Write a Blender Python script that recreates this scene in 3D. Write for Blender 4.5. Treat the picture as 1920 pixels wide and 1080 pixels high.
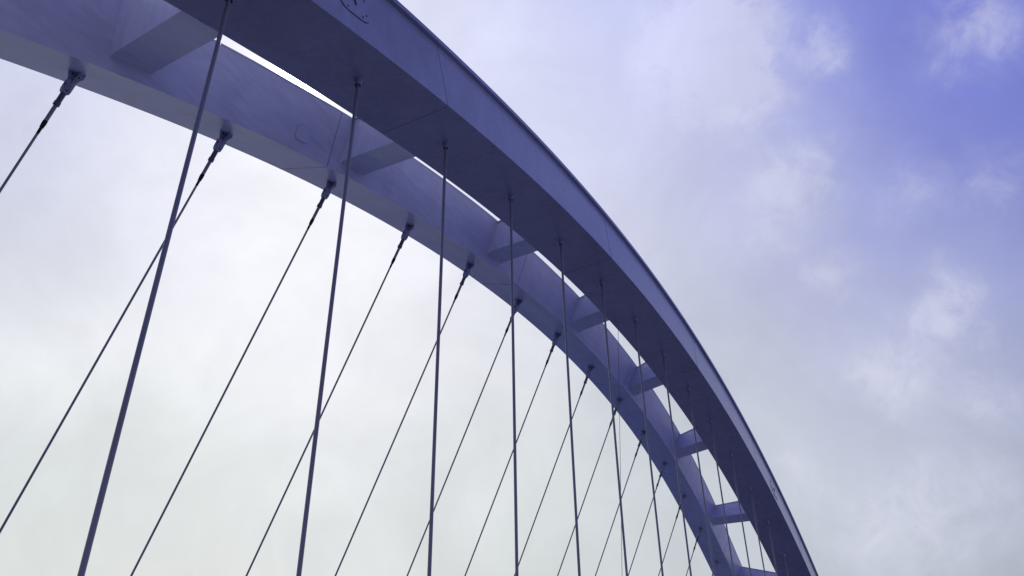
import bpy, bmesh, math, random
from mathutils import Vector, Matrix
random.seed(7)
for o in list(bpy.data.objects):
    bpy.data.objects.remove(o)
scene = bpy.context.scene
COL = scene.collection
S = 4.0            # metres per hanger bay
EYE = 1.65         # eye height above the walkway
G = dict(ya=2.4038, yb=5.2239, thA=0.21602, phA=0.27136, thB=0.20947, phB=0.10583, wA=0.52215, wB=0.43907, w1A=0.036383, w1B=-0.06026, w2A=0.014671, w2B=0.070071, dA=0.51767, dB=0.39684, d1A=0.039114, d1B=-0.078773, d2A=-0.00049719, d2B=0.0094205, eA=0.035501, eB=0.033944, lA=0.014231, lB=0.0054425, gA=-0.0077428, gB=0.024494, sw=0.28544, si=0.080254, a0=3.40894, a1=0.40198, a2=-0.94218, a3=0.01777, a4=0.00516, a5=-0.00377, a6=0.00014, a7=0.00063, b0=3.41749, b1=0.43399, b2=-0.82286, b3=0.08012, b4=0.02460, b5=-0.00110, b6=0.00410, b7=-0.00346, s0=2.11813, s1=3.96311, s2=6.06447, s3=7.98990, s4=9.99201, s5=12.14555, s6=14.64213, p0=1.81270, p1=2.80518, p2=3.80534, p3=4.82567, p4=5.85789, p5=6.92044, p6=7.96703, p7=9.01162, p8=10.10033, p9=11.17515, p10=12.30167, p11=13.43555, p12=14.58525, p13=15.74829, q0=2.10290, q1=3.13859, q2=4.15615, q3=5.16111, q4=6.16041, q5=7.17186, q6=8.16716, q7=9.19176, q8=10.25492, q9=11.34987, q10=12.46142, q11=13.65988, q12=14.92355, q13=16.31443)
F = 1602.27
CAM_R = [[0.438792, -0.878608, 0.18844], [-0.480937, -0.052483, 0.875183], [-0.759053, -0.474652, -0.445584]]

# ------------------------------------------------------------------ camera
cam_d = bpy.data.cameras.new("camera")
cam = bpy.data.objects.new("camera", cam_d)
COL.objects.link(cam)
cam_d.sensor_width = 36.0
cam_d.lens = F / 1920.0 * 36.0
cam_d.clip_start = 0.1
cam_d.clip_end = 20000.0
_r = CAM_R
cam.matrix_world = Matrix(((_r[0][0], _r[1][0], _r[2][0], 0.0),
                           (_r[0][1], _r[1][1], _r[2][1], 0.0),
                           (_r[0][2], _r[1][2], _r[2][2], EYE),
                           (0, 0, 0, 1)))
scene.camera = cam
scene.render.resolution_x = 1024
scene.render.resolution_y = 576

def ray(px, py):
    """world direction seen at a photo position: only used to place the sun and the cloud masses in the sky"""
    c = Vector(((px - 960) / F, -(py - 540) / F, -1.0)).normalized()
    R = Matrix(CAM_R)
    return (R.transposed() @ c).normalized()

scene.view_settings.view_transform = 'Standard'
scene.view_settings.look = 'None'
scene.view_settings.gamma = 1.0
scene.view_settings.use_curve_mapping = False
scene.view_settings.exposure = 0.0

# ------------------------------------------------------------------ sun
SUN = ray(563, 150)
sun_el = math.asin(SUN.z)
sun_az = math.atan2(SUN.x, SUN.y)          # clockwise from +Y
ld = bpy.data.lights.new("sun", 'SUN')
ld.energy = 2.5
ld.angle = math.radians(0.53)
ld.color = (1.0, 0.96, 0.9)
lo = bpy.data.objects.new("sun", ld)
lo.rotation_euler = (-SUN).to_track_quat('-Z', 'Y').to_euler()
COL.objects.link(lo)

# ------------------------------------------------------------------ sky
def lin(c):
    r = []
    for v in c:
        v = v / 255.0
        r.append(v / 12.92 if v <= 0.04045 else ((v + 0.055) / 1.055) ** 2.4)
    return r

def altaz(az, el):
    a, e = math.radians(az), math.radians(el)
    return Vector((math.cos(e) * math.cos(a), math.cos(e) * math.sin(a), math.sin(e)))

SKY = [  # direction, colour of the veil of cloud there, sharpness
    (ray(90, 200), (203, 208, 236)), (ray(60, 390), (202, 205, 222)), (ray(260, 330), (222, 224, 240)),
    (ray(450, 330), (250, 250, 255)), (ray(700, 430), (246, 246, 253)), (ray(300, 560), (244, 244, 249)),
    (ray(60, 640), (230, 232, 234)), (ray(40, 880), (208, 214, 215)), (ray(300, 850), (227, 231, 230)),
    (ray(300, 1040), (216, 219, 217)), (ray(640, 900), (227, 230, 231)), (ray(640, 1050), (224, 226, 226)),
    (ray(900, 620), (230, 231, 238)), (ray(930, 900), (220, 224, 226)), (ray(940, 1060), (213, 217, 215)),
    (ray(1180, 930), (206, 212, 216)), (ray(620, 700), (241, 241, 247)),
    (ray(880, 40), (222, 225, 248)), (ray(960, 230), (217, 220, 242)), (ray(1150, 60), (190, 196, 243)), (ray(1160, 250), (208, 211, 238)),
    (ray(1330, 130), (198, 202, 240)), (ray(1500, 60), (146, 154, 222)), (ray(1610, 90), (116, 126, 212)),
    (ray(1720, 70), (90, 101, 202)), (ray(1880, 170), (102, 112, 203)), (ray(1880, 30), (138, 145, 218)),
    (ray(1740, 230), (120, 129, 208)), (ray(1500, 240), (176, 181, 227)), (ray(1330, 300), (200, 204, 234)),
    (ray(1300, 480), (206, 209, 226)), (ray(1480, 400), (188, 192, 224)), (ray(1660, 400), (154, 160, 209)),
    (ray(1860, 400), (128, 136, 198)), (ray(1560, 620), (184, 188, 218)), (ray(1740, 600), (176, 181, 216)),
    (ray(1880, 620), (152, 159, 202)), (ray(1420, 720), (194, 199, 214)), (ray(1620, 780), (187, 192, 214)),
    (ray(1870, 800), (175, 181, 208)), (ray(1500, 900), (197, 203, 210)), (ray(1700, 890), (184, 190, 207)),
    (ray(1620, 1040), (188, 195, 202)), (ray(1880, 1020), (176, 184, 194)),
    (ray(1130, 420), (213, 216, 232)), (ray(1350, 880), (204, 210, 213)),
]
N_SEEN = len(SKY)
# the rest of the sky: pale round the horizon, deep blue high up and away from the sun
for _el in (-20, 4, 20, 38, 60, 85):
    for _k in range(12 if _el < 80 else 1):
        _d = altaz(_k * 30, _el)
        if max(_d.dot(v[0]) for v in SKY[:N_SEEN]) > 0.955:
            continue
        _away = max(0.0, -(_d.x * SUN.x + _d.y * SUN.y) / math.hypot(SUN.x, SUN.y) * 0.5 + 0.5)
        _h = Vector((224, 228, 234)).lerp(Vector((226, 228, 232)), _away)
        _t = Vector((190, 198, 236)).lerp(Vector((24, 32, 132)), min(1, _away * 1.25))
        _f = min(1.0, max(0.0, (_el - 5) / 24.0))
        SKY.append((_d, tuple(_h.lerp(_t, _f))))
PUFFS = [  # brighter cloud heads: direction, sharpness, weight
    (ray(1270, 90), 900, .55), (ray(1345, 120), 900, .8), (ray(1350, 20), 1200, .5), (ray(1400, 170), 1500, .5), (ray(1555, 90), 5000, .55),
    (ray(1290, 210), 2500, .3), (ray(1450, 350), 2500, .5), (ray(1500, 330), 3500, .45), (ray(1430, 440), 3500, .4), (ray(1560, 515), 5000, .55),
    (ray(1830, 50), 2500, .5), (ray(1700, 360), 3500, .25), (ray(1780, 580), 3500, .6), (ray(1740, 620), 3500, .35), (ray(1680, 720), 2500, .5),
    (ray(1840, 750), 4000, .4), (ray(1640, 690), 4000, .3), (ray(1480, 880), 4000, .4), (ray(1640, 990), 900, .5), (ray(1800, 950), 1100, .45), (ray(1850, 350), 3500, .3),
    (ray(260, 350), 2200, .8), (ray(350, 420), 2500, .7), (ray(60, 720), 1500, .8), (ray(190, 690), 2500, .7), (ray(450, 430), 3000, .5), (ray(30, 230), 2500, .4), (ray(560, 900), 1500, .5), (ray(900, 960), 2500, .5), (ray(300, 1000), 2500, .4),
    (ray(1020, 850), 4000, .2), (ray(560, 620), 3000, .2),
    (altaz(-60, 35), 60, .5), (altaz(-130, 25), 50, .5), (altaz(120, 30), 60, .4), (altaz(170, 45), 60, .5),
]
world = bpy.data.worlds.new("World")
scene.world = world
world.use_nodes = True
nt = world.node_tree
nt.nodes.clear()
L = nt.links.new

def N(tree, kind, **kw):
    n = tree.nodes.new(kind)
    for k, v in kw.items():
        setattr(n, k, v)
    return n

def vm(op, a, b=None):
    n = N(nt, 'ShaderNodeVectorMath', operation=op)
    for i, v in enumerate((a, b)):
        if v is None:
            continue
        if isinstance(v, bpy.types.NodeSocket):
            L(v, n.inputs[i])
        else:
            n.inputs[i].default_value = v
    return n.outputs['Value'] if op in ('DOT_PRODUCT', 'LENGTH') else n.outputs[0]

def mt(op, a, b=None, c=None, clamp=False):
    n = N(nt, 'ShaderNodeMath', operation=op, use_clamp=clamp)
    for i, v in enumerate((a, b, c)):
        if v is None:
            continue
        if isinstance(v, bpy.types.NodeSocket):
            L(v, n.inputs[i])
        else:
            n.inputs[i].default_value = v
    return n.outputs[0]

def vscale(v, s):
    n = N(nt, 'ShaderNodeVectorMath', operation='SCALE')
    if isinstance(v, bpy.types.NodeSocket):
        L(v, n.inputs[0])
    else:
        n.inputs[0].default_value = v
    if isinstance(s, bpy.types.NodeSocket):
        L(s, n.inputs['Scale'])
    else:
        n.inputs['Scale'].default_value = s
    return n.outputs[0]

tc = N(nt, 'ShaderNodeTexCoord')
D = vm('NORMALIZE', tc.outputs['Generated'])

def noise(vec, scale, detail, rough, dist=0.0):
    n = N(nt, 'ShaderNodeTexNoise')
    n.inputs['Scale'].default_value = scale
    n.inputs['Detail'].default_value = detail
    n.inputs['Roughness'].default_value = rough
    n.inputs['Distortion'].default_value = dist
    L(vec, n.inputs['Vector'])
    return n

n1 = noise(D, 5.0, 8, 0.6)
warp = vscale(vm('SUBTRACT', n1.outputs['Color'], (0.5, 0.5, 0.5)), 0.09)
D2 = vm('NORMALIZE', vm('ADD', D, warp))
num, den = None, None
for d, c in SKY:
    inframe = SKY.index((d, c)) < N_SEEN
    k = 150.0 if inframe else 22.0
    dot = vm('DOT_PRODUCT', D2, tuple(d))
    w = mt('EXPONENT', mt('MULTIPLY', mt('SUBTRACT', dot, 1.0), k))
    if not inframe:
        w = mt('MULTIPLY', w, 0.05)
    t = vscale(tuple(lin(c)), w)
    num = t if num is None else vm('ADD', num, t)
    den = w if den is None else mt('ADD', den, w)
veil = vscale(num, mt('DIVIDE', 1.0, mt('ADD', den, 1e-9)))
# cloud heads
n2 = noise(D, 11.0, 12, 0.66, 0.3)
warp2 = vscale(vm('SUBTRACT', n2.outputs['Color'], (0.5, 0.5, 0.5)), 0.10)
D3 = vm('NORMALIZE', vm('ADD', D, warp2))
s = None
for d, k, a in PUFFS:
    w = mt('MULTIPLY', mt('EXPONENT', mt('MULTIPLY', mt('SUBTRACT', vm('DOT_PRODUCT', D3, tuple(d)), 1.0), k * .6)), a)
    s = w if s is None else mt('ADD', s, w)
n3 = noise(D, 22.0, 12, 0.66, 0.6)
tex = mt('MULTIPLY_ADD', n3.outputs['Fac'], 3.0, -0.75)
puff = mt('MULTIPLY', s, tex, clamp=True)
puff = mt('SMOOTH_MIN', puff, 0.54, 0.25)
mixp = N(nt, 'ShaderNodeMix', data_type='RGBA')
L(puff, mixp.inputs['Factor'])
L(veil, mixp.inputs['A'])
up = vm('MAXIMUM', vscale(veil, 1.08), tuple(lin((218, 219, 236))))
L(up, mixp.inputs['B'])
# slow brightness change through the veil
n4 = noise(D, 5.5, 9, 0.6, 0.5)
slow = mt('MULTIPLY_ADD', n4.outputs['Fac'], 0.42, 0.81)
cloudcol = vscale(mixp.outputs['Result'], slow)
# the bright veil round the sun (it gives off light)
sd = vm('DOT_PRODUCT', D, tuple(SUN))
a1 = mt('MULTIPLY', mt('EXPONENT', mt('MULTIPLY', mt('SUBTRACT', sd, 1.0), 220.0)), 0.14)
a2 = mt('MULTIPLY', mt('EXPONENT', mt('MULTIPLY', mt('SUBTRACT', sd, 1.0), 4000.0)), 14.0)
aur = vscale((1.0, 0.985, 0.97), mt('ADD', a1, a2))
cloudcol = vm('ADD', cloudcol, aur)
skyt = N(nt, 'ShaderNodeTexSky', sky_type='NISHITA')
skyt.sun_disc = False
skyt.sun_elevation = sun_el
skyt.sun_rotation = sun_az
skyt.air_density = 1.0
skyt.dust_density = 0.6
bg1 = N(nt, 'ShaderNodeBackground')
L(skyt.outputs[0], bg1.inputs['Color'])
bg1.inputs['Strength'].default_value = 0.10
bg2 = N(nt, 'ShaderNodeBackground')
L(cloudcol, bg2.inputs['Color'])
bg2.inputs['Strength'].default_value = 1.0
mx = N(nt, 'ShaderNodeMixShader')
mx.inputs['Fac'].default_value = 0.965
L(bg1.outputs[0], mx.inputs[1])
L(bg2.outputs[0], mx.inputs[2])
wo = N(nt, 'ShaderNodeOutputWorld')
L(mx.outputs[0], wo.inputs['Surface'])

# ------------------------------------------------------------------ materials
def material(name, base, rough=0.4, spec=0.5, coat=0.0, coat_rough=0.1, var=0.1, vscale_=1.0, streak=None,
             stain=None, bump=0.0, metallic=0.0, rvar=0.1, fine=None, wave=0.0):
    m = bpy.data.materials.new(name)
    m.use_nodes = True
    t = m.node_tree
    b = t.nodes['Principled BSDF']
    b.inputs['Roughness'].default_value = rough
    b.inputs['Specular IOR Level'].default_value = spec
    b.inputs['Coat Weight'].default_value = coat
    b.inputs['Coat Roughness'].default_value = coat_rough
    b.inputs['Metallic'].default_value = metallic
    tcn = t.nodes.new('ShaderNodeTexCoord')
    mp = t.nodes.new('ShaderNodeMapping')
    mp.inputs['Scale'].default_value = streak or (1, 1, 1)
    t.links.new(tcn.outputs['Object'], mp.inputs['Vector'])
    nz = t.nodes.new('ShaderNodeTexNoise')
    nz.inputs['Scale'].default_value = vscale_
    nz.inputs['Detail'].default_value = 8
    nz.inputs['Roughness'].default_value = 0.6
    t.links.new(mp.outputs[0], nz.inputs['Vector'])
    rmp = t.nodes.new('ShaderNodeMapRange')
    rmp.inputs['From Min'].default_value = 0.3
    rmp.inputs['From Max'].default_value = 0.7
    t.links.new(nz.outputs['Fac'], rmp.inputs['Value'])
    mix = t.nodes.new('ShaderNodeMix')
    mix.data_type = 'RGBA'
    mix.inputs['A'].default_value = tuple(c * (1 - var) for c in base) + (1,)
    mix.inputs['B'].default_value = tuple(min(1, c * (1 + var)) for c in base) + (1,)
    t.links.new(rmp.outputs['Result'], mix.inputs['Factor'])
    col = mix.outputs['Result']
    if stain:
        n2_ = t.nodes.new('ShaderNodeTexNoise')
        n2_.inputs['Scale'].default_value = stain[1]
        n2_.inputs['Detail'].default_value = 6
        n2_.inputs['Distortion'].default_value = 1.2
        t.links.new(tcn.outputs['Object'], n2_.inputs['Vector'])
        r2 = t.nodes.new('ShaderNodeMapRange')
        r2.inputs['From Min'].default_value = 0.5
        r2.inputs['From Max'].default_value = 0.72
        r2.inputs['To Max'].default_value = stain[2]
        t.links.new(n2_.outputs['Fac'], r2.inputs['Value'])
        m2 = t.nodes.new('ShaderNodeMix')
        m2.data_type = 'RGBA'
        t.links.new(r2.outputs['Result'], m2.inputs['Factor'])
        t.links.new(col, m2.inputs['A'])
        m2.inputs['B'].default_value = tuple(stain[0]) + (1,)
        col = m2.outputs['Result']
    if fine:      # fine streaks of grime and brushing in the paint
        mp3 = t.nodes.new('ShaderNodeMapping')
        mp3.inputs['Scale'].default_value = fine[0]
        mp3.inputs['Rotation'].default_value = (0.0, 0.35, 0.12)
        t.links.new(tcn.outputs['Object'], mp3.inputs['Vector'])
        n3_ = t.nodes.new('ShaderNodeTexNoise')
        n3_.inputs['Scale'].default_value = 1.0
        n3_.inputs['Detail'].default_value = 5
        n3_.inputs['Distortion'].default_value = 0.5
        t.links.new(mp3.outputs[0], n3_.inputs['Vector'])
        r3 = t.nodes.new('ShaderNodeMapRange')
        r3.inputs['From Min'].default_value = 0.3
        r3.inputs['From Max'].default_value = 0.7
        r3.inputs['To Min'].default_value = 1 - fine[1]
        r3.inputs['To Max'].default_value = 1 + fine[1]
        t.links.new(n3_.outputs['Fac'], r3.inputs['Value'])
        m3 = t.nodes.new('ShaderNodeVectorMath')
        m3.operation = 'SCALE'
        t.links.new(col, m3.inputs[0])
        t.links.new(r3.outputs['Result'], m3.inputs['Scale'])
        col = m3.outputs[0]
    if wave:      # slight waviness of the welded plates
        n5_ = t.nodes.new('ShaderNodeTexNoise')
        n5_.inputs['Scale'].default_value = 0.9
        n5_.inputs['Detail'].default_value = 2
        t.links.new(tcn.outputs['Object'], n5_.inputs['Vector'])
        b5 = t.nodes.new('ShaderNodeBump')
        b5.inputs['Strength'].default_value = wave
        b5.inputs['Distance'].default_value = 0.03
        t.links.new(n5_.outputs['Fac'], b5.inputs['Height'])
        t.links.new(b5.outputs[0], b.inputs['Normal'])
    t.links.new(col, b.inputs['Base Color'])
    rr = t.nodes.new('ShaderNodeMapRange')
    rr.inputs['To Min'].default_value = max(0.02, rough - rvar)
    rr.inputs['To Max'].default_value = rough + rvar
    t.links.new(nz.outputs['Fac'], rr.inputs['Value'])
    t.links.new(rr.outputs['Result'], b.inputs['Roughness'])
    if bump:
        bp = t.nodes.new('ShaderNodeBump')
        bp.inputs['Strength'].default_value = bump
        bp.inputs['Distance'].default_value = 0.01
        t.links.new(nz.outputs['Fac'], bp.inputs['Height'])
        t.links.new(bp.outputs[0], b.inputs['Normal'])
    return m

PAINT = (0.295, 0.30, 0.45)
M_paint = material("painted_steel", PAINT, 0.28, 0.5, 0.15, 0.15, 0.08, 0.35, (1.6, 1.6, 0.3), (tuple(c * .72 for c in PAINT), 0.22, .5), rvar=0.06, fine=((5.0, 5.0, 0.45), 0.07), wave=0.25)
M_brush_lit = material("painted_steel_brushed_lit", (0.67, 0.685, 0.86), 0.36, 0.22, 0.0, 0.15, 0.10, 0.5, (0.25, 2.2, 1.0), ((.53, .54, .70), 0.5, .5), rvar=0.08, fine=((1.2, 26.0, 5.0), 0.08), wave=0.25)  # near rib's paint, lightened in place of missing light; brushed streaks are its own
M_seam = material("weld_seam", tuple(c * .76 for c in PAINT), 0.5, 0.4, var=0.15, vscale_=3)
M_bolt_hole = material("dark_bolt_and_hole", (0.03, 0.03, 0.06), 0.5, 0.4, vscale_=5)
M_cable = material("cable_sheath", (0.20, 0.20, 0.26), 0.35, 0.5, 0.2, 0.15, 0.08, 1.0, rvar=0.05)
M_fit = material("fitting_steel", (0.34, 0.35, 0.48), 0.4, 0.5, var=0.2, vscale_=4)
M_socket = material("socket_steel", (0.10, 0.10, 0.17), 0.45, 0.5, var=0.25, vscale_=9)
M_rubber = material("black_rubber", (0.008, 0.008, 0.018), 0.6, 0.3, vscale_=6)
M_black = material("black_bore_shade", (0.004, 0.004, 0.008), 0.8, 0.1, vscale_=6)  # shade inside the hollow sleeves put into a near-black colour
M_asphalt = material("asphalt", (0.10, 0.105, 0.13), 0.85, 0.3, var=0.2, vscale_=3, bump=0.4)
M_conc = material("walkway_surface", (0.09, 0.095, 0.13), 0.85, 0.3, var=0.12, vscale_=1.2, stain=((0.06, 0.065, 0.09), .5, .5))
M_line = material("road_marking", (0.7, 0.7, 0.68), 0.7, 0.3, var=0.1, vscale_=3)
M_wire = material("thin_wire", (0.10, 0.11, 0.17), 0.5, 0.4)

# ------------------------------------------------------------------ helpers
def obj(name, bm, mat, parent=None, smooth=False):
    me = bpy.data.meshes.new(name)
    bmesh.ops.recalc_face_normals(bm, faces=bm.faces)
    if smooth:
        for f in bm.faces:
            f.smooth = True
    bm.to_mesh(me)
    bm.free()
    me.materials.append(mat)
    o = bpy.data.objects.new(name, me)
    COL.objects.link(o)
    if parent is not None:
        o.parent = parent
    return o

def cheb(c, t):
    b1 = b2 = 0.0
    for k in range(len(c) - 1, 0, -1):
        b1, b2 = 2 * t * b1 - b2 + c[k], b1
    return t * b1 - b2 + c[0]

CA = [G['a%d' % i] for i in range(8)]
CB = [G['b%d' % i] for i in range(8)]
X0, X1 = 1.3, 17.5
CURV = (-0.055, -0.085)

def U(side, x):
    c = CB if side else CA
    xx = min(max(x, X0), X1)
    f = cheb(c, (xx - 9) / 9)
    h = 1e-3
    s = (cheb(c, (xx + h - 9) / 9) - cheb(c, (xx - h - 9) / 9)) / (2 * h)
    d = x - xx
    k = -0.05 if d < 0 else CURV[side]
    return f + s * d + 0.5 * k * d * d, s + k * d

def clampx(x):
    return (min(max(x, 0.5), 17.8) - 9) / 9

def HW(side, x):
    K = 'AB'[side]
    t = clampx(x)
    return (G['w' + K] + G['w1' + K] * t + G['w2' + K] * t * t) / 2

def DP(side, x):
    K = 'AB'[side]
    t = clampx(x)
    return G['d' + K] + G['d1' + K] * t + G['d2' + K] * t * t

def place(side, X, u, lat):
    s = 1 if side else -1
    K = 'AB'[side]
    th, ph = G['th' + K], G['ph' + K]
    y0 = G['yb'] if side else G['ya']
    y = y0 - s * u * math.sin(th) + s * lat * math.cos(ph)
    z = u * math.cos(th) + lat * math.sin(ph)
    return Vector((X * S, y * S, z * S + EYE))

def P(side, x, nu, lat):
    """point of an arch: station x, height nu above its underside, lateral offset lat (+ = outer side), in bays"""
    u, du = U(side, x)
    n = math.sqrt(1 + du * du)
    return place(side, x - nu * du / n, u + nu / n, lat)

def sweep(bm, rows, caps=True):
    vs = [[bm.verts.new(p) for p in r] for r in rows]
    n = len(vs[0])
    for a, b in zip(vs, vs[1:]):
        for i in range(n):
            j = (i + 1) % n
            bm.faces.new((a[i], a[j], b[j], b[i]))
    if caps:
        bm.faces.new(vs[0])
        bm.faces.new(list(reversed(vs[-1])))

def tube(bm, pts, radii, seg=16, caps=True):
    rows = []
    d = (pts[-1] - pts[0]).normalized()
    a = d.cross(Vector((1, 0, 0.1))).normalized()
    b = d.cross(a).normalized()
    for p, r in zip(pts, radii):
        rows.append([p + (a * math.cos(2 * math.pi * i / seg) + b * math.sin(2 * math.pi * i / seg)) * r for i in range(seg)])
    sweep(bm, rows, caps)

def box(bm, c, ex, ey, ez):
    vs = [bm.verts.new(c + ex * i + ey * j + ez * k) for i in (-1, 1) for j in (-1, 1) for k in (-1, 1)]
    for f in ((0, 1, 3, 2), (4, 6, 7, 5), (0, 4, 5, 1), (2, 3, 7, 6), (0, 2, 6, 4), (1, 5, 7, 3)):
        bm.faces.new([vs[i] for i in f])

# ------------------------------------------------------------------ the bridge
bridge = bpy.data.objects.new("arch_bridge", None)
bridge.location = (0, 0, 0)
COL.objects.link(bridge)
bridge['label'] = "blue grey steel arch bridge, two leaning ribs joined by braces, with rows of hanger cables"
bridge['category'] = "bridge"

def root_x(side, lo_, hi):
    for _ in range(60):
        m = (lo_ + hi) / 2
        if (U(side, m)[0] > -0.75) == (U(side, lo_)[0] > -0.75):
            lo_ = m
        else:
            hi = m
    return m

ribs = []
for side in (0, 1):
    xa, xb = root_x(side, -8, 9), root_x(side, 9, 40)
    n = 260
    stations = [xa + (xb - xa) * i / n for i in range(n + 1)]
    bm = bmesh.new()
    lipo = 0.030 if side == 0 else 0.012      # overhang of the top plate, outer side
    lipi = 0.010
    rows = []
    for x in stations:
        h, d = HW(side, x), DP(side, x)
        b, tt = 0.005, 0.0 # bottom plate
        web = h - 0.004
        t = 0.030
        ring = [(-h, 0), (h, 0), (h, b), (web, b + .001)]
        if side == 0:
            ring += [(h - .028, d - t - .004), (h - .002, d - t), (h, d), (-h, d), (-h, d - .012), (-web, d - .014)]
        else:
            ring += [(web, d - .014), (h + .003, d - .012), (h + .003, d), (-h, d), (-h, d - .010), (-web, d - .012)]
        ring += [(-web, b + .001), (-h, b)]
        rows.append([P(side, x, nu, lat) for lat, nu in ring])
    sweep(bm, rows)
    rib = obj("arch_rib", bm, M_paint if side == 0 else M_brush_lit, bridge)
    rib['label'] = ("near arch rib with broad smooth blue outer face" if side == 0
                    else "far arch rib with brushed streaks on its underside")
    ribs.append(rib)
    # weld seams round the underside and the visible web
    sx = [-2.8, 0.29, 3.41, 6.52, 9.65, 12.81, 15.9, 19.0] if side == 0 else [-2.3, 0.8, 3.85, 6.72, 9.8, 12.9, 15.9, 19.0]
    for x0 in sx:
        bm = bmesh.new()
        hw = 0.0026
        for (l0, l1) in ((-1, 1),):
            q = []
            for xx, nu in ((x0 - hw, -.0009), (x0 + hw, -.0009)):
                for i in range(9):
                    lat = -1 + 2 * i / 8
                    q.append((P(side, xx, nu, lat * HW(side, xx)), P(side, xx, .0015, lat * HW(side, xx))))
            for i in range(8):
                a, b_, c, e = q[i], q[i + 1], q[9 + i + 1], q[9 + i]
                vs = [bm.verts.new(v) for v in (a[0], b_[0], c[0], e[0], a[1], b_[1], c[1], e[1])]
                for f in ((0, 1, 2, 3), (7, 6, 5, 4), (0, 4, 5, 1), (1, 5, 6, 2), (2, 6, 7, 3), (3, 7, 4, 0)):
                    bm.faces.new([vs[k] for k in f])
        # up the web that faces the camera
        sg = 1 if side == 0 else -1
        def webp(xx, f, out):
            h, d = HW(side, xx), DP(side, xx)
            if side == 0:
                lo2, hi2 = h - .004, h - .028
                top = d - .036
            else:
                lo2, hi2 = h - .004, h - .004
                top = d - .014
            nu = .008 + (top - .008) * f
            lat = lo2 + (hi2 - lo2) * f + out
            return P(side, xx, nu, sg * lat)
        a = [webp(x0 - hw, 0, .0012), webp(x0 + hw, 0, .0012), webp(x0 + hw, 1, .0012), webp(x0 - hw, 1, .0012)]
        b_ = [webp(x0 - hw, 0, -.001), webp(x0 + hw, 0, -.001), webp(x0 + hw, 1, -.001), webp(x0 - hw, 1, -.001)]
        vs = [bm.verts.new(v) for v in a + b_]
        for f in ((0, 1, 2, 3), (7, 6, 5, 4), (0, 4, 5, 1), (1, 5, 6, 2), (2, 6, 7, 3), (3, 7, 4, 0)):
            bm.faces.new([vs[k] for k in f])
        obj("weld_seam", bm, M_seam, rib)

def web_pt(side, x, f, out):
    """point on the web facing the camera; f = 0 bottom to 1 top, out = distance off the plate"""
    h, d = HW(side, x), DP(side, x)
    sg = 1 if side == 0 else -1
    lo2, hi2, top = (h - .004, h - .028, d - .036) if side == 0 else (h - .004, h - .004, d - .014)
    return P(side, x, .008 + (top - .008) * f, sg * (lo2 + (hi2 - lo2) * f + out))

def hatch(side, xc, hx, f0, f1, bolts, label, groove=.0045, slot=True):
    bm = bmesh.new()
    # cover plate with rounded ends, standing proud of the web
    outline = []
    asp = (f1 - f0) / 2
    fc = (f0 + f1) / 2
    n = 40
    for i in range(n):
        a = 2 * math.pi * i / n
        c, s_ = math.cos(a), math.sin(a)
        ex = 0.5
        outline.append((math.copysign(abs(c) ** ex, c), math.copysign(abs(s_) ** ex, s_)))
    def ring(sc, out):
        return [bm.verts.new(web_pt(side, xc + hx * sc * u_, fc + asp * sc * v_, out)) for u_, v_ in outline]
    r0, r1, r2 = ring(1.0, -.001), ring(1.0, .004), ring(.97, .005)
    for a, b_ in ((r0, r1), (r1, r2)):
        for i in range(n):
            j = (i + 1) % n
            bm.faces.new((a[i], a[j], b_[j], b_[i]))
    bm.faces.new(r2)
    o = obj("access_hatch", bm, M_paint if side == 0 else M_brush_lit, ribs[side])
    o['label'] = label
    # rim gap and bolts
    bm = bmesh.new()
    def ring2(sc_x, sc_f, out):
        return [bm.verts.new(web_pt(side, xc + hx * sc_x * u_, fc + asp * sc_f * v_, out)) for u_, v_ in outline]
    gx = 1 + groove / hx
    gf = 1 + groove / (asp * .4)
    a_, b_ = ring2(1.003, 1.003, .0012), ring2(gx, gf, .0012)
    for i in range(n):
        j = (i + 1) % n
        bm.faces.new((a_[i], a_[j], b_[j], b_[i]))
    for k in range(bolts):
        a = 2 * math.pi * (k + .5) / bolts
        c, s_ = math.cos(a), math.sin(a)
        u_, v_ = math.copysign(abs(c) ** .55, c) * .84, math.copysign(abs(s_) ** .55, s_) * .80
        r = .0055
        for out, rr in ((.008, r),):
            cc = [bm.verts.new(web_pt(side, xc + hx * u_ + rr * math.cos(t_), fc + asp * v_ + rr / .42 * math.sin(t_), out)) for t_ in [math.pi / 3 * m for m in range(6)]]
            dd = [bm.verts.new(web_pt(side, xc + hx * u_ + rr * math.cos(t_), fc + asp * v_ + rr / .42 * math.sin(t_), .003)) for t_ in [math.pi / 3 * m for m in range(6)]]
            bm.faces.new(cc)
            for m in range(6):
                bm.faces.new((cc[m], cc[(m + 1) % 6], dd[(m + 1) % 6], dd[m]))
    if slot:   # bent handle bar in the middle of the cover
        for (u0, v0), (u1, v1) in (((.30, .30), (.05, -.02)), ((.05, -.02), (.12, -.30)), ((.05, -.02), (-.22, .05))):
            p0, p1 = web_pt(side, xc + hx * u0, fc + asp * v0, .008), web_pt(side, xc + hx * u1, fc + asp * v1, .008)
            tube(bm, [p0, p1], [.004 * S] * 2, 6)
    obj("hatch_bolts", bm, M_bolt_hole, ribs[side])

hatch(0, 2.47, .13, .28, .74, 8, "round-cornered bolted access hatch near the crown")
hatch(0, 14.05, .22, .22, .66, 10, "small bolted access hatch low on the arch")
hatch(1, 3.56, .066, .18, .46, 0, "flush inspection plate near the crown", .0015, False)

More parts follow.
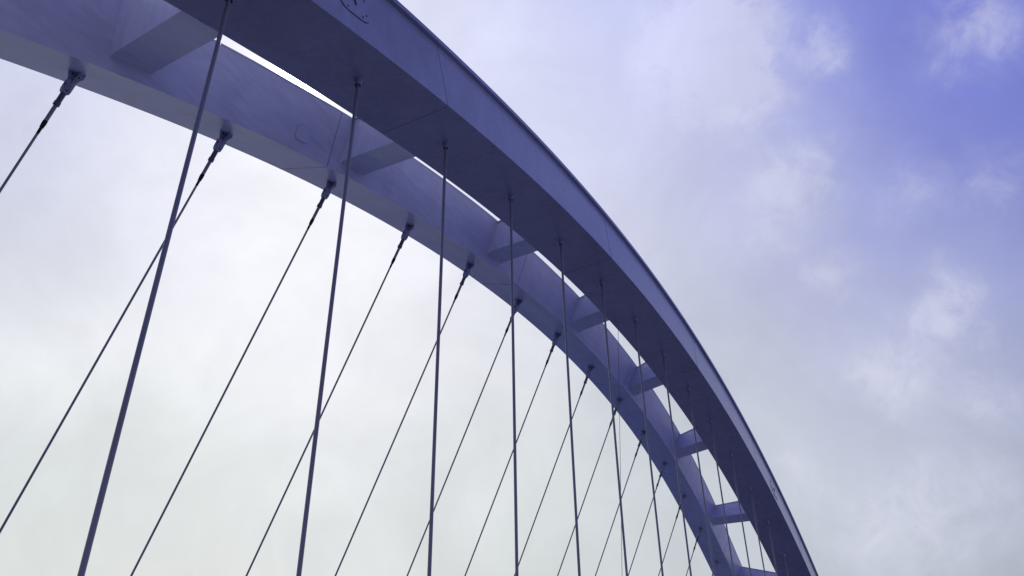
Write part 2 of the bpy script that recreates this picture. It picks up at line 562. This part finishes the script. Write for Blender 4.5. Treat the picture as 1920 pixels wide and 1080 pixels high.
# ---- cross braces
SX = [G['s%d' % i] for i in range(7)]
SKEW = 0.27          # the braces run square to the ribs between matching hanger stations
BX = [SX[0] - 3.9, SX[0] - 1.93] + SX + [17.15, 19.5]
for x0 in BX:
    bm = bmesh.new()
    rows = []
    si, sw = G['si'], G['sw']
    def corner(t, dx, nu):
        """t = 0 at the far rib, 1 at the near rib"""
        _, du = U(1, x0)
        k = 1 / math.sqrt(1 + du * du)
        xb_ = x0 + dx * k
        _, du0 = U(0, x0 - SKEW)
        xa_ = x0 - SKEW + dx / math.sqrt(1 + du0 * du0)
        pb = P(1, xb_, nu[0], -(HW(1, xb_) - .006))
        pa = P(0, xa_, nu[1], -(HW(0, xa_) - .006))
        return pb.lerp(pa, t)
    dB, dA = DP(1, x0), DP(0, x0)
    span = (corner(1, 0, (si, si)) - corner(0, 0, (si, si))).length
    f = .07 * S / span
    for t, e, g_ in ((0, 0, 0), (f * .35, .004, .004), (f, .012, .012), (1 - f, .012, .012), (1 - f * .35, .004, .004), (1, 0, 0)):
        rows.append([corner(t, e, (si + g_, si + g_)), corner(t, sw - e * .3, (si + g_, si + g_)),
                     corner(t, sw - e * .3, (dB - .02, dB - .02)), corner(t, e, (dB - .02, dB - .02))])
    sweep(bm, rows)
    o = obj("cross_brace", bm, M_brush_lit, bridge)
    # top plate with a small overhang, its edge shows as a thin dark line from below
    bm = bmesh.new()
    rows = []
    for t in (0, 1):
        rows.append([corner(t, -.006, (dB - .0195, dB - .0195)), corner(t, sw + .006, (dB - .0195, dB - .0195)),
                     corner(t, sw + .006, (dB - .012, dB - .012)), corner(t, -.006, (dB - .012, dB - .012))])
    sweep(bm, rows)
    obj("top_plate", bm, M_brush_lit, o)
    bm = bmesh.new()
    rows = []
    for t in (0.012, .988):
        rows.append([corner(t, .006, (si + .0115, si + .0115)), corner(t, sw + .004, (si + .0115, si + .0115)),
                     corner(t, sw + .004, (si + .0165, si + .0165)), corner(t, .006, (si + .0165, si + .0165))])
    sweep(bm, rows)
    obj("bottom_plate", bm, M_brush_lit, o)

# ---- hangers
def hanger_axis(side, x):
    K = 'AB'[side]
    s = 1 if side else -1
    u, du = U(side, x)
    p0 = place(side, x, u, 0.0)
    a = G['th' + K] + G['l' + K]
    d = Vector((G['g' + K], s * math.sin(a), -math.cos(a))).normalized()
    return p0, d

def drum(name, p, d, prof, mat, parent, seg=20, caps=True):
    bm = bmesh.new()
    tube(bm, [p + d * (a * S) for a, r in prof], [r * S for a, r in prof], seg, caps)
    o = obj(name, bm, mat, parent, smooth=True)
    try:
        o.data.set_sharp_from_angle(angle=math.radians(35))
    except Exception:
        pass
    return o

def make_hanger(side, x):
    p0, d = hanger_axis(side, x)
    ln = (p0.z - 0.02) / -d.z / S
    if side == 0:
        r = .0102
        h = drum("hanger", p0, d, [(-.004, r), (ln, r)], M_cable, bridge, 20)
        # sleeve: a short open pipe standing out of the underside round the cable
        e = G['eA'] + .012
        bm = bmesh.new()
        seg = 24
        a = d.cross(Vector((1, 0, .1))).normalized()
        b = d.cross(a).normalized()
        def rg(t, rr):
            return [p0 + d * (t * S) + (a * math.cos(2 * math.pi * i / seg) + b * math.sin(2 * math.pi * i / seg)) * rr * S for i in range(seg)]
        sweep(bm, [rg(-.01, .0205), rg(e - .003, .0205), rg(e, .0195), rg(e, .0170), rg(e - .004, .0165)], False)
        obj("sleeve", bm, M_paint, h, True)
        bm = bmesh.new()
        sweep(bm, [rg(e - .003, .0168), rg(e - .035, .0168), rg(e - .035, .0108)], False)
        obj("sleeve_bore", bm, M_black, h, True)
        # lower anchorage on the deck
        drum("deck_socket", p0, d, [(ln - .10, .016), (ln - .02, .022), (ln, .026)], M_fit, h)
    else:
        r = .0078
        h = drum("hanger", p0, d, [(.42, r), (ln, r)], M_cable, bridge, 16)
        q = d
        ax = Vector((1, 0, 0))
        ax = (ax - q * ax.dot(q)).normalized()
        ay = q.cross(ax).normalized()
        def pt(t, i, j):
            return p0 + q * (t * S) + ax * (i * S) + ay * (j * S)
        # crossed gusset plates under the rib
        bm = bmesh.new()
        u, du = U(1, x)
        def plate(prof, axis, th):
            """prof: list of (t, half width)"""
            left, right = [], []
            for t, w in prof:
                for sgn, lst in ((-1, left), (1, right)):
                    tt = t
                    if axis == 0 and t <= 0:
                        tt = t - sgn * w * du
                    lst.append((tt, sgn * w))
            outline = left + right[::-1]
            A_, B_ = [], []
            for tt, w in outline:
                if axis == 0:
                    A_.append(bm.verts.new(pt(tt, w, th)))
                    B_.append(bm.verts.new(pt(tt, w, -th)))
                else:
                    A_.append(bm.verts.new(pt(tt, th, w)))
                    B_.append(bm.verts.new(pt(tt, -th, w)))
            bm.faces.new(A_)
            bm.faces.new(B_[::-1])
            n = len(A_)
            for i in range(n):
                j = (i + 1) % n
                bm.faces.new((A_[i], A_[j], B_[j], B_[i]))
        plate([(-.012, .050), (.012, .052), (.030, .040), (.075, .022)], 0, .0040)
        plate([(-.012, .044), (.010, .047), (.060, .026), (.128, .018)], 1, .0046)
        obj("gusset_plate", bm, M_fit, h)
        for sx_ in (-1, 1):  # solid dark discs, the shade of cope holes put into their colour
            bm = bmesh.new()
            c = pt(.020, sx_ * .022, -.0078)
            tube(bm, [c, c + ay * .0156 * S], [.0055 * S] * 2, 8)
            obj("bolt", bm, M_bolt_hole, h)
            bm = bmesh.new()
            c = pt(.022, -.0086, sx_ * .024)
            tube(bm, [c, c + ax * .0172 * S], [.0055 * S] * 2, 8)
            obj("bolt", bm, M_bolt_hole, h)
        # fork: two cheeks each side of the gusset, joined below
        bm = bmesh.new()
        def cheek(sg):
            pr = [(.062, .017), (.070, .022), (.125, .022), (.136, .0175)]
            rows_ = []
            for t, w in pr:
                i0, i1 = .0062, .0255 if t > .065 else .021
                rows_.append([pt(t, sg * i0, -w), pt(t, sg * i1, -w * .8), pt(t, sg * i1, w * .8), pt(t, sg * i0, w)])
            sweep(bm, rows_)
        cheek(-1)
        cheek(1)
        rows_ = []
        for t, i_, w in ((.1362, .0255, .0175), (.145, .0235, .017), (.152, .018, .016)):
            rows_.append([pt(t, -i_, -w * .8), pt(t, -i_ * .8, -w), pt(t, i_ * .8, -w), pt(t, i_, -w * .8),
                          pt(t, i_, w * .8), pt(t, i_ * .8, w), pt(t, -i_ * .8, w), pt(t, -i_, w * .8)])
        sweep(bm, rows_)
        obj("fork", bm, M_fit, h)
        drum("fork_pin", pt(.095, -.029, 0), ax, [(0, .009), (.058, .009)], M_socket, h)
        drum("socket", p0, d, [(.1525, .0165), (.212, .0165), (.213, .0195), (.238, .0195), (.240, .014)], M_socket, h)
        drum("adjusting_tube", p0, d, [(.2405, .0122), (.348, .0122)], M_cable, h)
        drum("rubber_boot", p0, d, [(.3485, .0135), (.372, .0140), (.385, .0122), (.396, .0122), (.398, .0092), (.440, .0084)], M_rubber, h)
        drum("deck_socket", p0, d, [(ln - .10, .012), (ln - .02, .018), (ln, .022)], M_fit, h)
    return h

PX = [G['p%d' % i] for i in range(14)]
QX = [G['q%d' % i] for i in range(14)]
PX = [PX[0] - 1.0] + PX + [PX[-1] + 1.18, PX[-1] + 2.38, PX[-1] + 3.6]
QX = [QX[0] - 1.03] + QX + [QX[-1] + 1.2, QX[-1] + 2.4]
for side, xs_ in ((0, PX), (1, QX)):
    for x in xs_:
        h = make_hanger(side, x)
        if side == 0:
            h['label'] = "hanger of the near arch, running straight into a short sleeve"
        else:
            h['label'] = "hanger of the far arch, hung from a fork below crossed plates"

# ------------------------------------------------------------------ deck, ground, water
deck = bmesh.new()
def slab(bm, x0, x1, y0, y1, z0, z1):
    box(bm, Vector(((x0 + x1) / 2, (y0 + y1) / 2, (z0 + z1) / 2)), Vector(((x1 - x0) / 2, 0, 0)), Vector((0, (y1 - y0) / 2, 0)), Vector((0, 0, (z1 - z0) / 2)))
slab(deck, -60, 150, -4.0, 27.0, -1.6, -0.15)
obj("deck_slab", deck, M_conc, bridge)
bm = bmesh.new()
slab(bm, -60, 150, -4.0, 11.0, -0.15, 0.0)
obj("walkway", bm, M_conc, bridge)
bm = bmesh.new()
slab(bm, -60, 150, 19.6, 27.0, -0.15, 0.0)
obj("walkway", bm, M_conc, bridge)
bm = bmesh.new()
slab(bm, -60, 150, 11.004, 19.596, -0.149, -0.10)
obj("roadway", bm, M_asphalt, bridge)
bm = bmesh.new()
for i in range(34):
    slab(bm, -58 + i * 6, -55 + i * 6, 15.23, 15.37, -0.0995, -0.096)
obj("lane_markings", bm, M_line, bridge)

def sheet(name, sz, z, mat):
    bm = bmesh.new()
    vs = [bm.verts.new((x, y, z)) for x, y in ((-sz, -sz), (sz, -sz), (sz, sz), (-sz, sz))]
    bm.faces.new(vs)
    o = obj(name, bm, mat)
    o['kind'] = 'structure'
    return o
M_ground = material("dark_ground", (0.03, 0.055, 0.19), 0.9, 0.1, var=0.3, vscale_=0.15, bump=1.0, rvar=0.04)
sheet("ground", 8000, -7.5, M_ground)

# ------------------------------------------------------------------ the thin wire between the arches
q0 = None
best = 1e9
R_ = Matrix(CAM_R)
for i in range(4000):
    x = 5 + i * .003
    p = P(0, x, .004, -HW(0, x) + .01)
    c = R_ @ (p - Vector((0, 0, EYE)))
    ux = 960 + F * c.x / -c.z
    if abs(ux - 1159) < best:
        best, q0 = abs(ux - 1159), p
dv = ray(1115, -2102)
dv = -dv if dv.z > 0 else dv
bm = bmesh.new()
tube(bm, [q0, q0 + dv * ((q0.z - 0.02) / -dv.z)], [.010, .010], 6)
w = obj("hanging_wire", bm, M_wire, None, True)
w['label'] = "hair-thin plain wire dropping from the near arch between the thick hanger cables"
w['category'] = "wire"
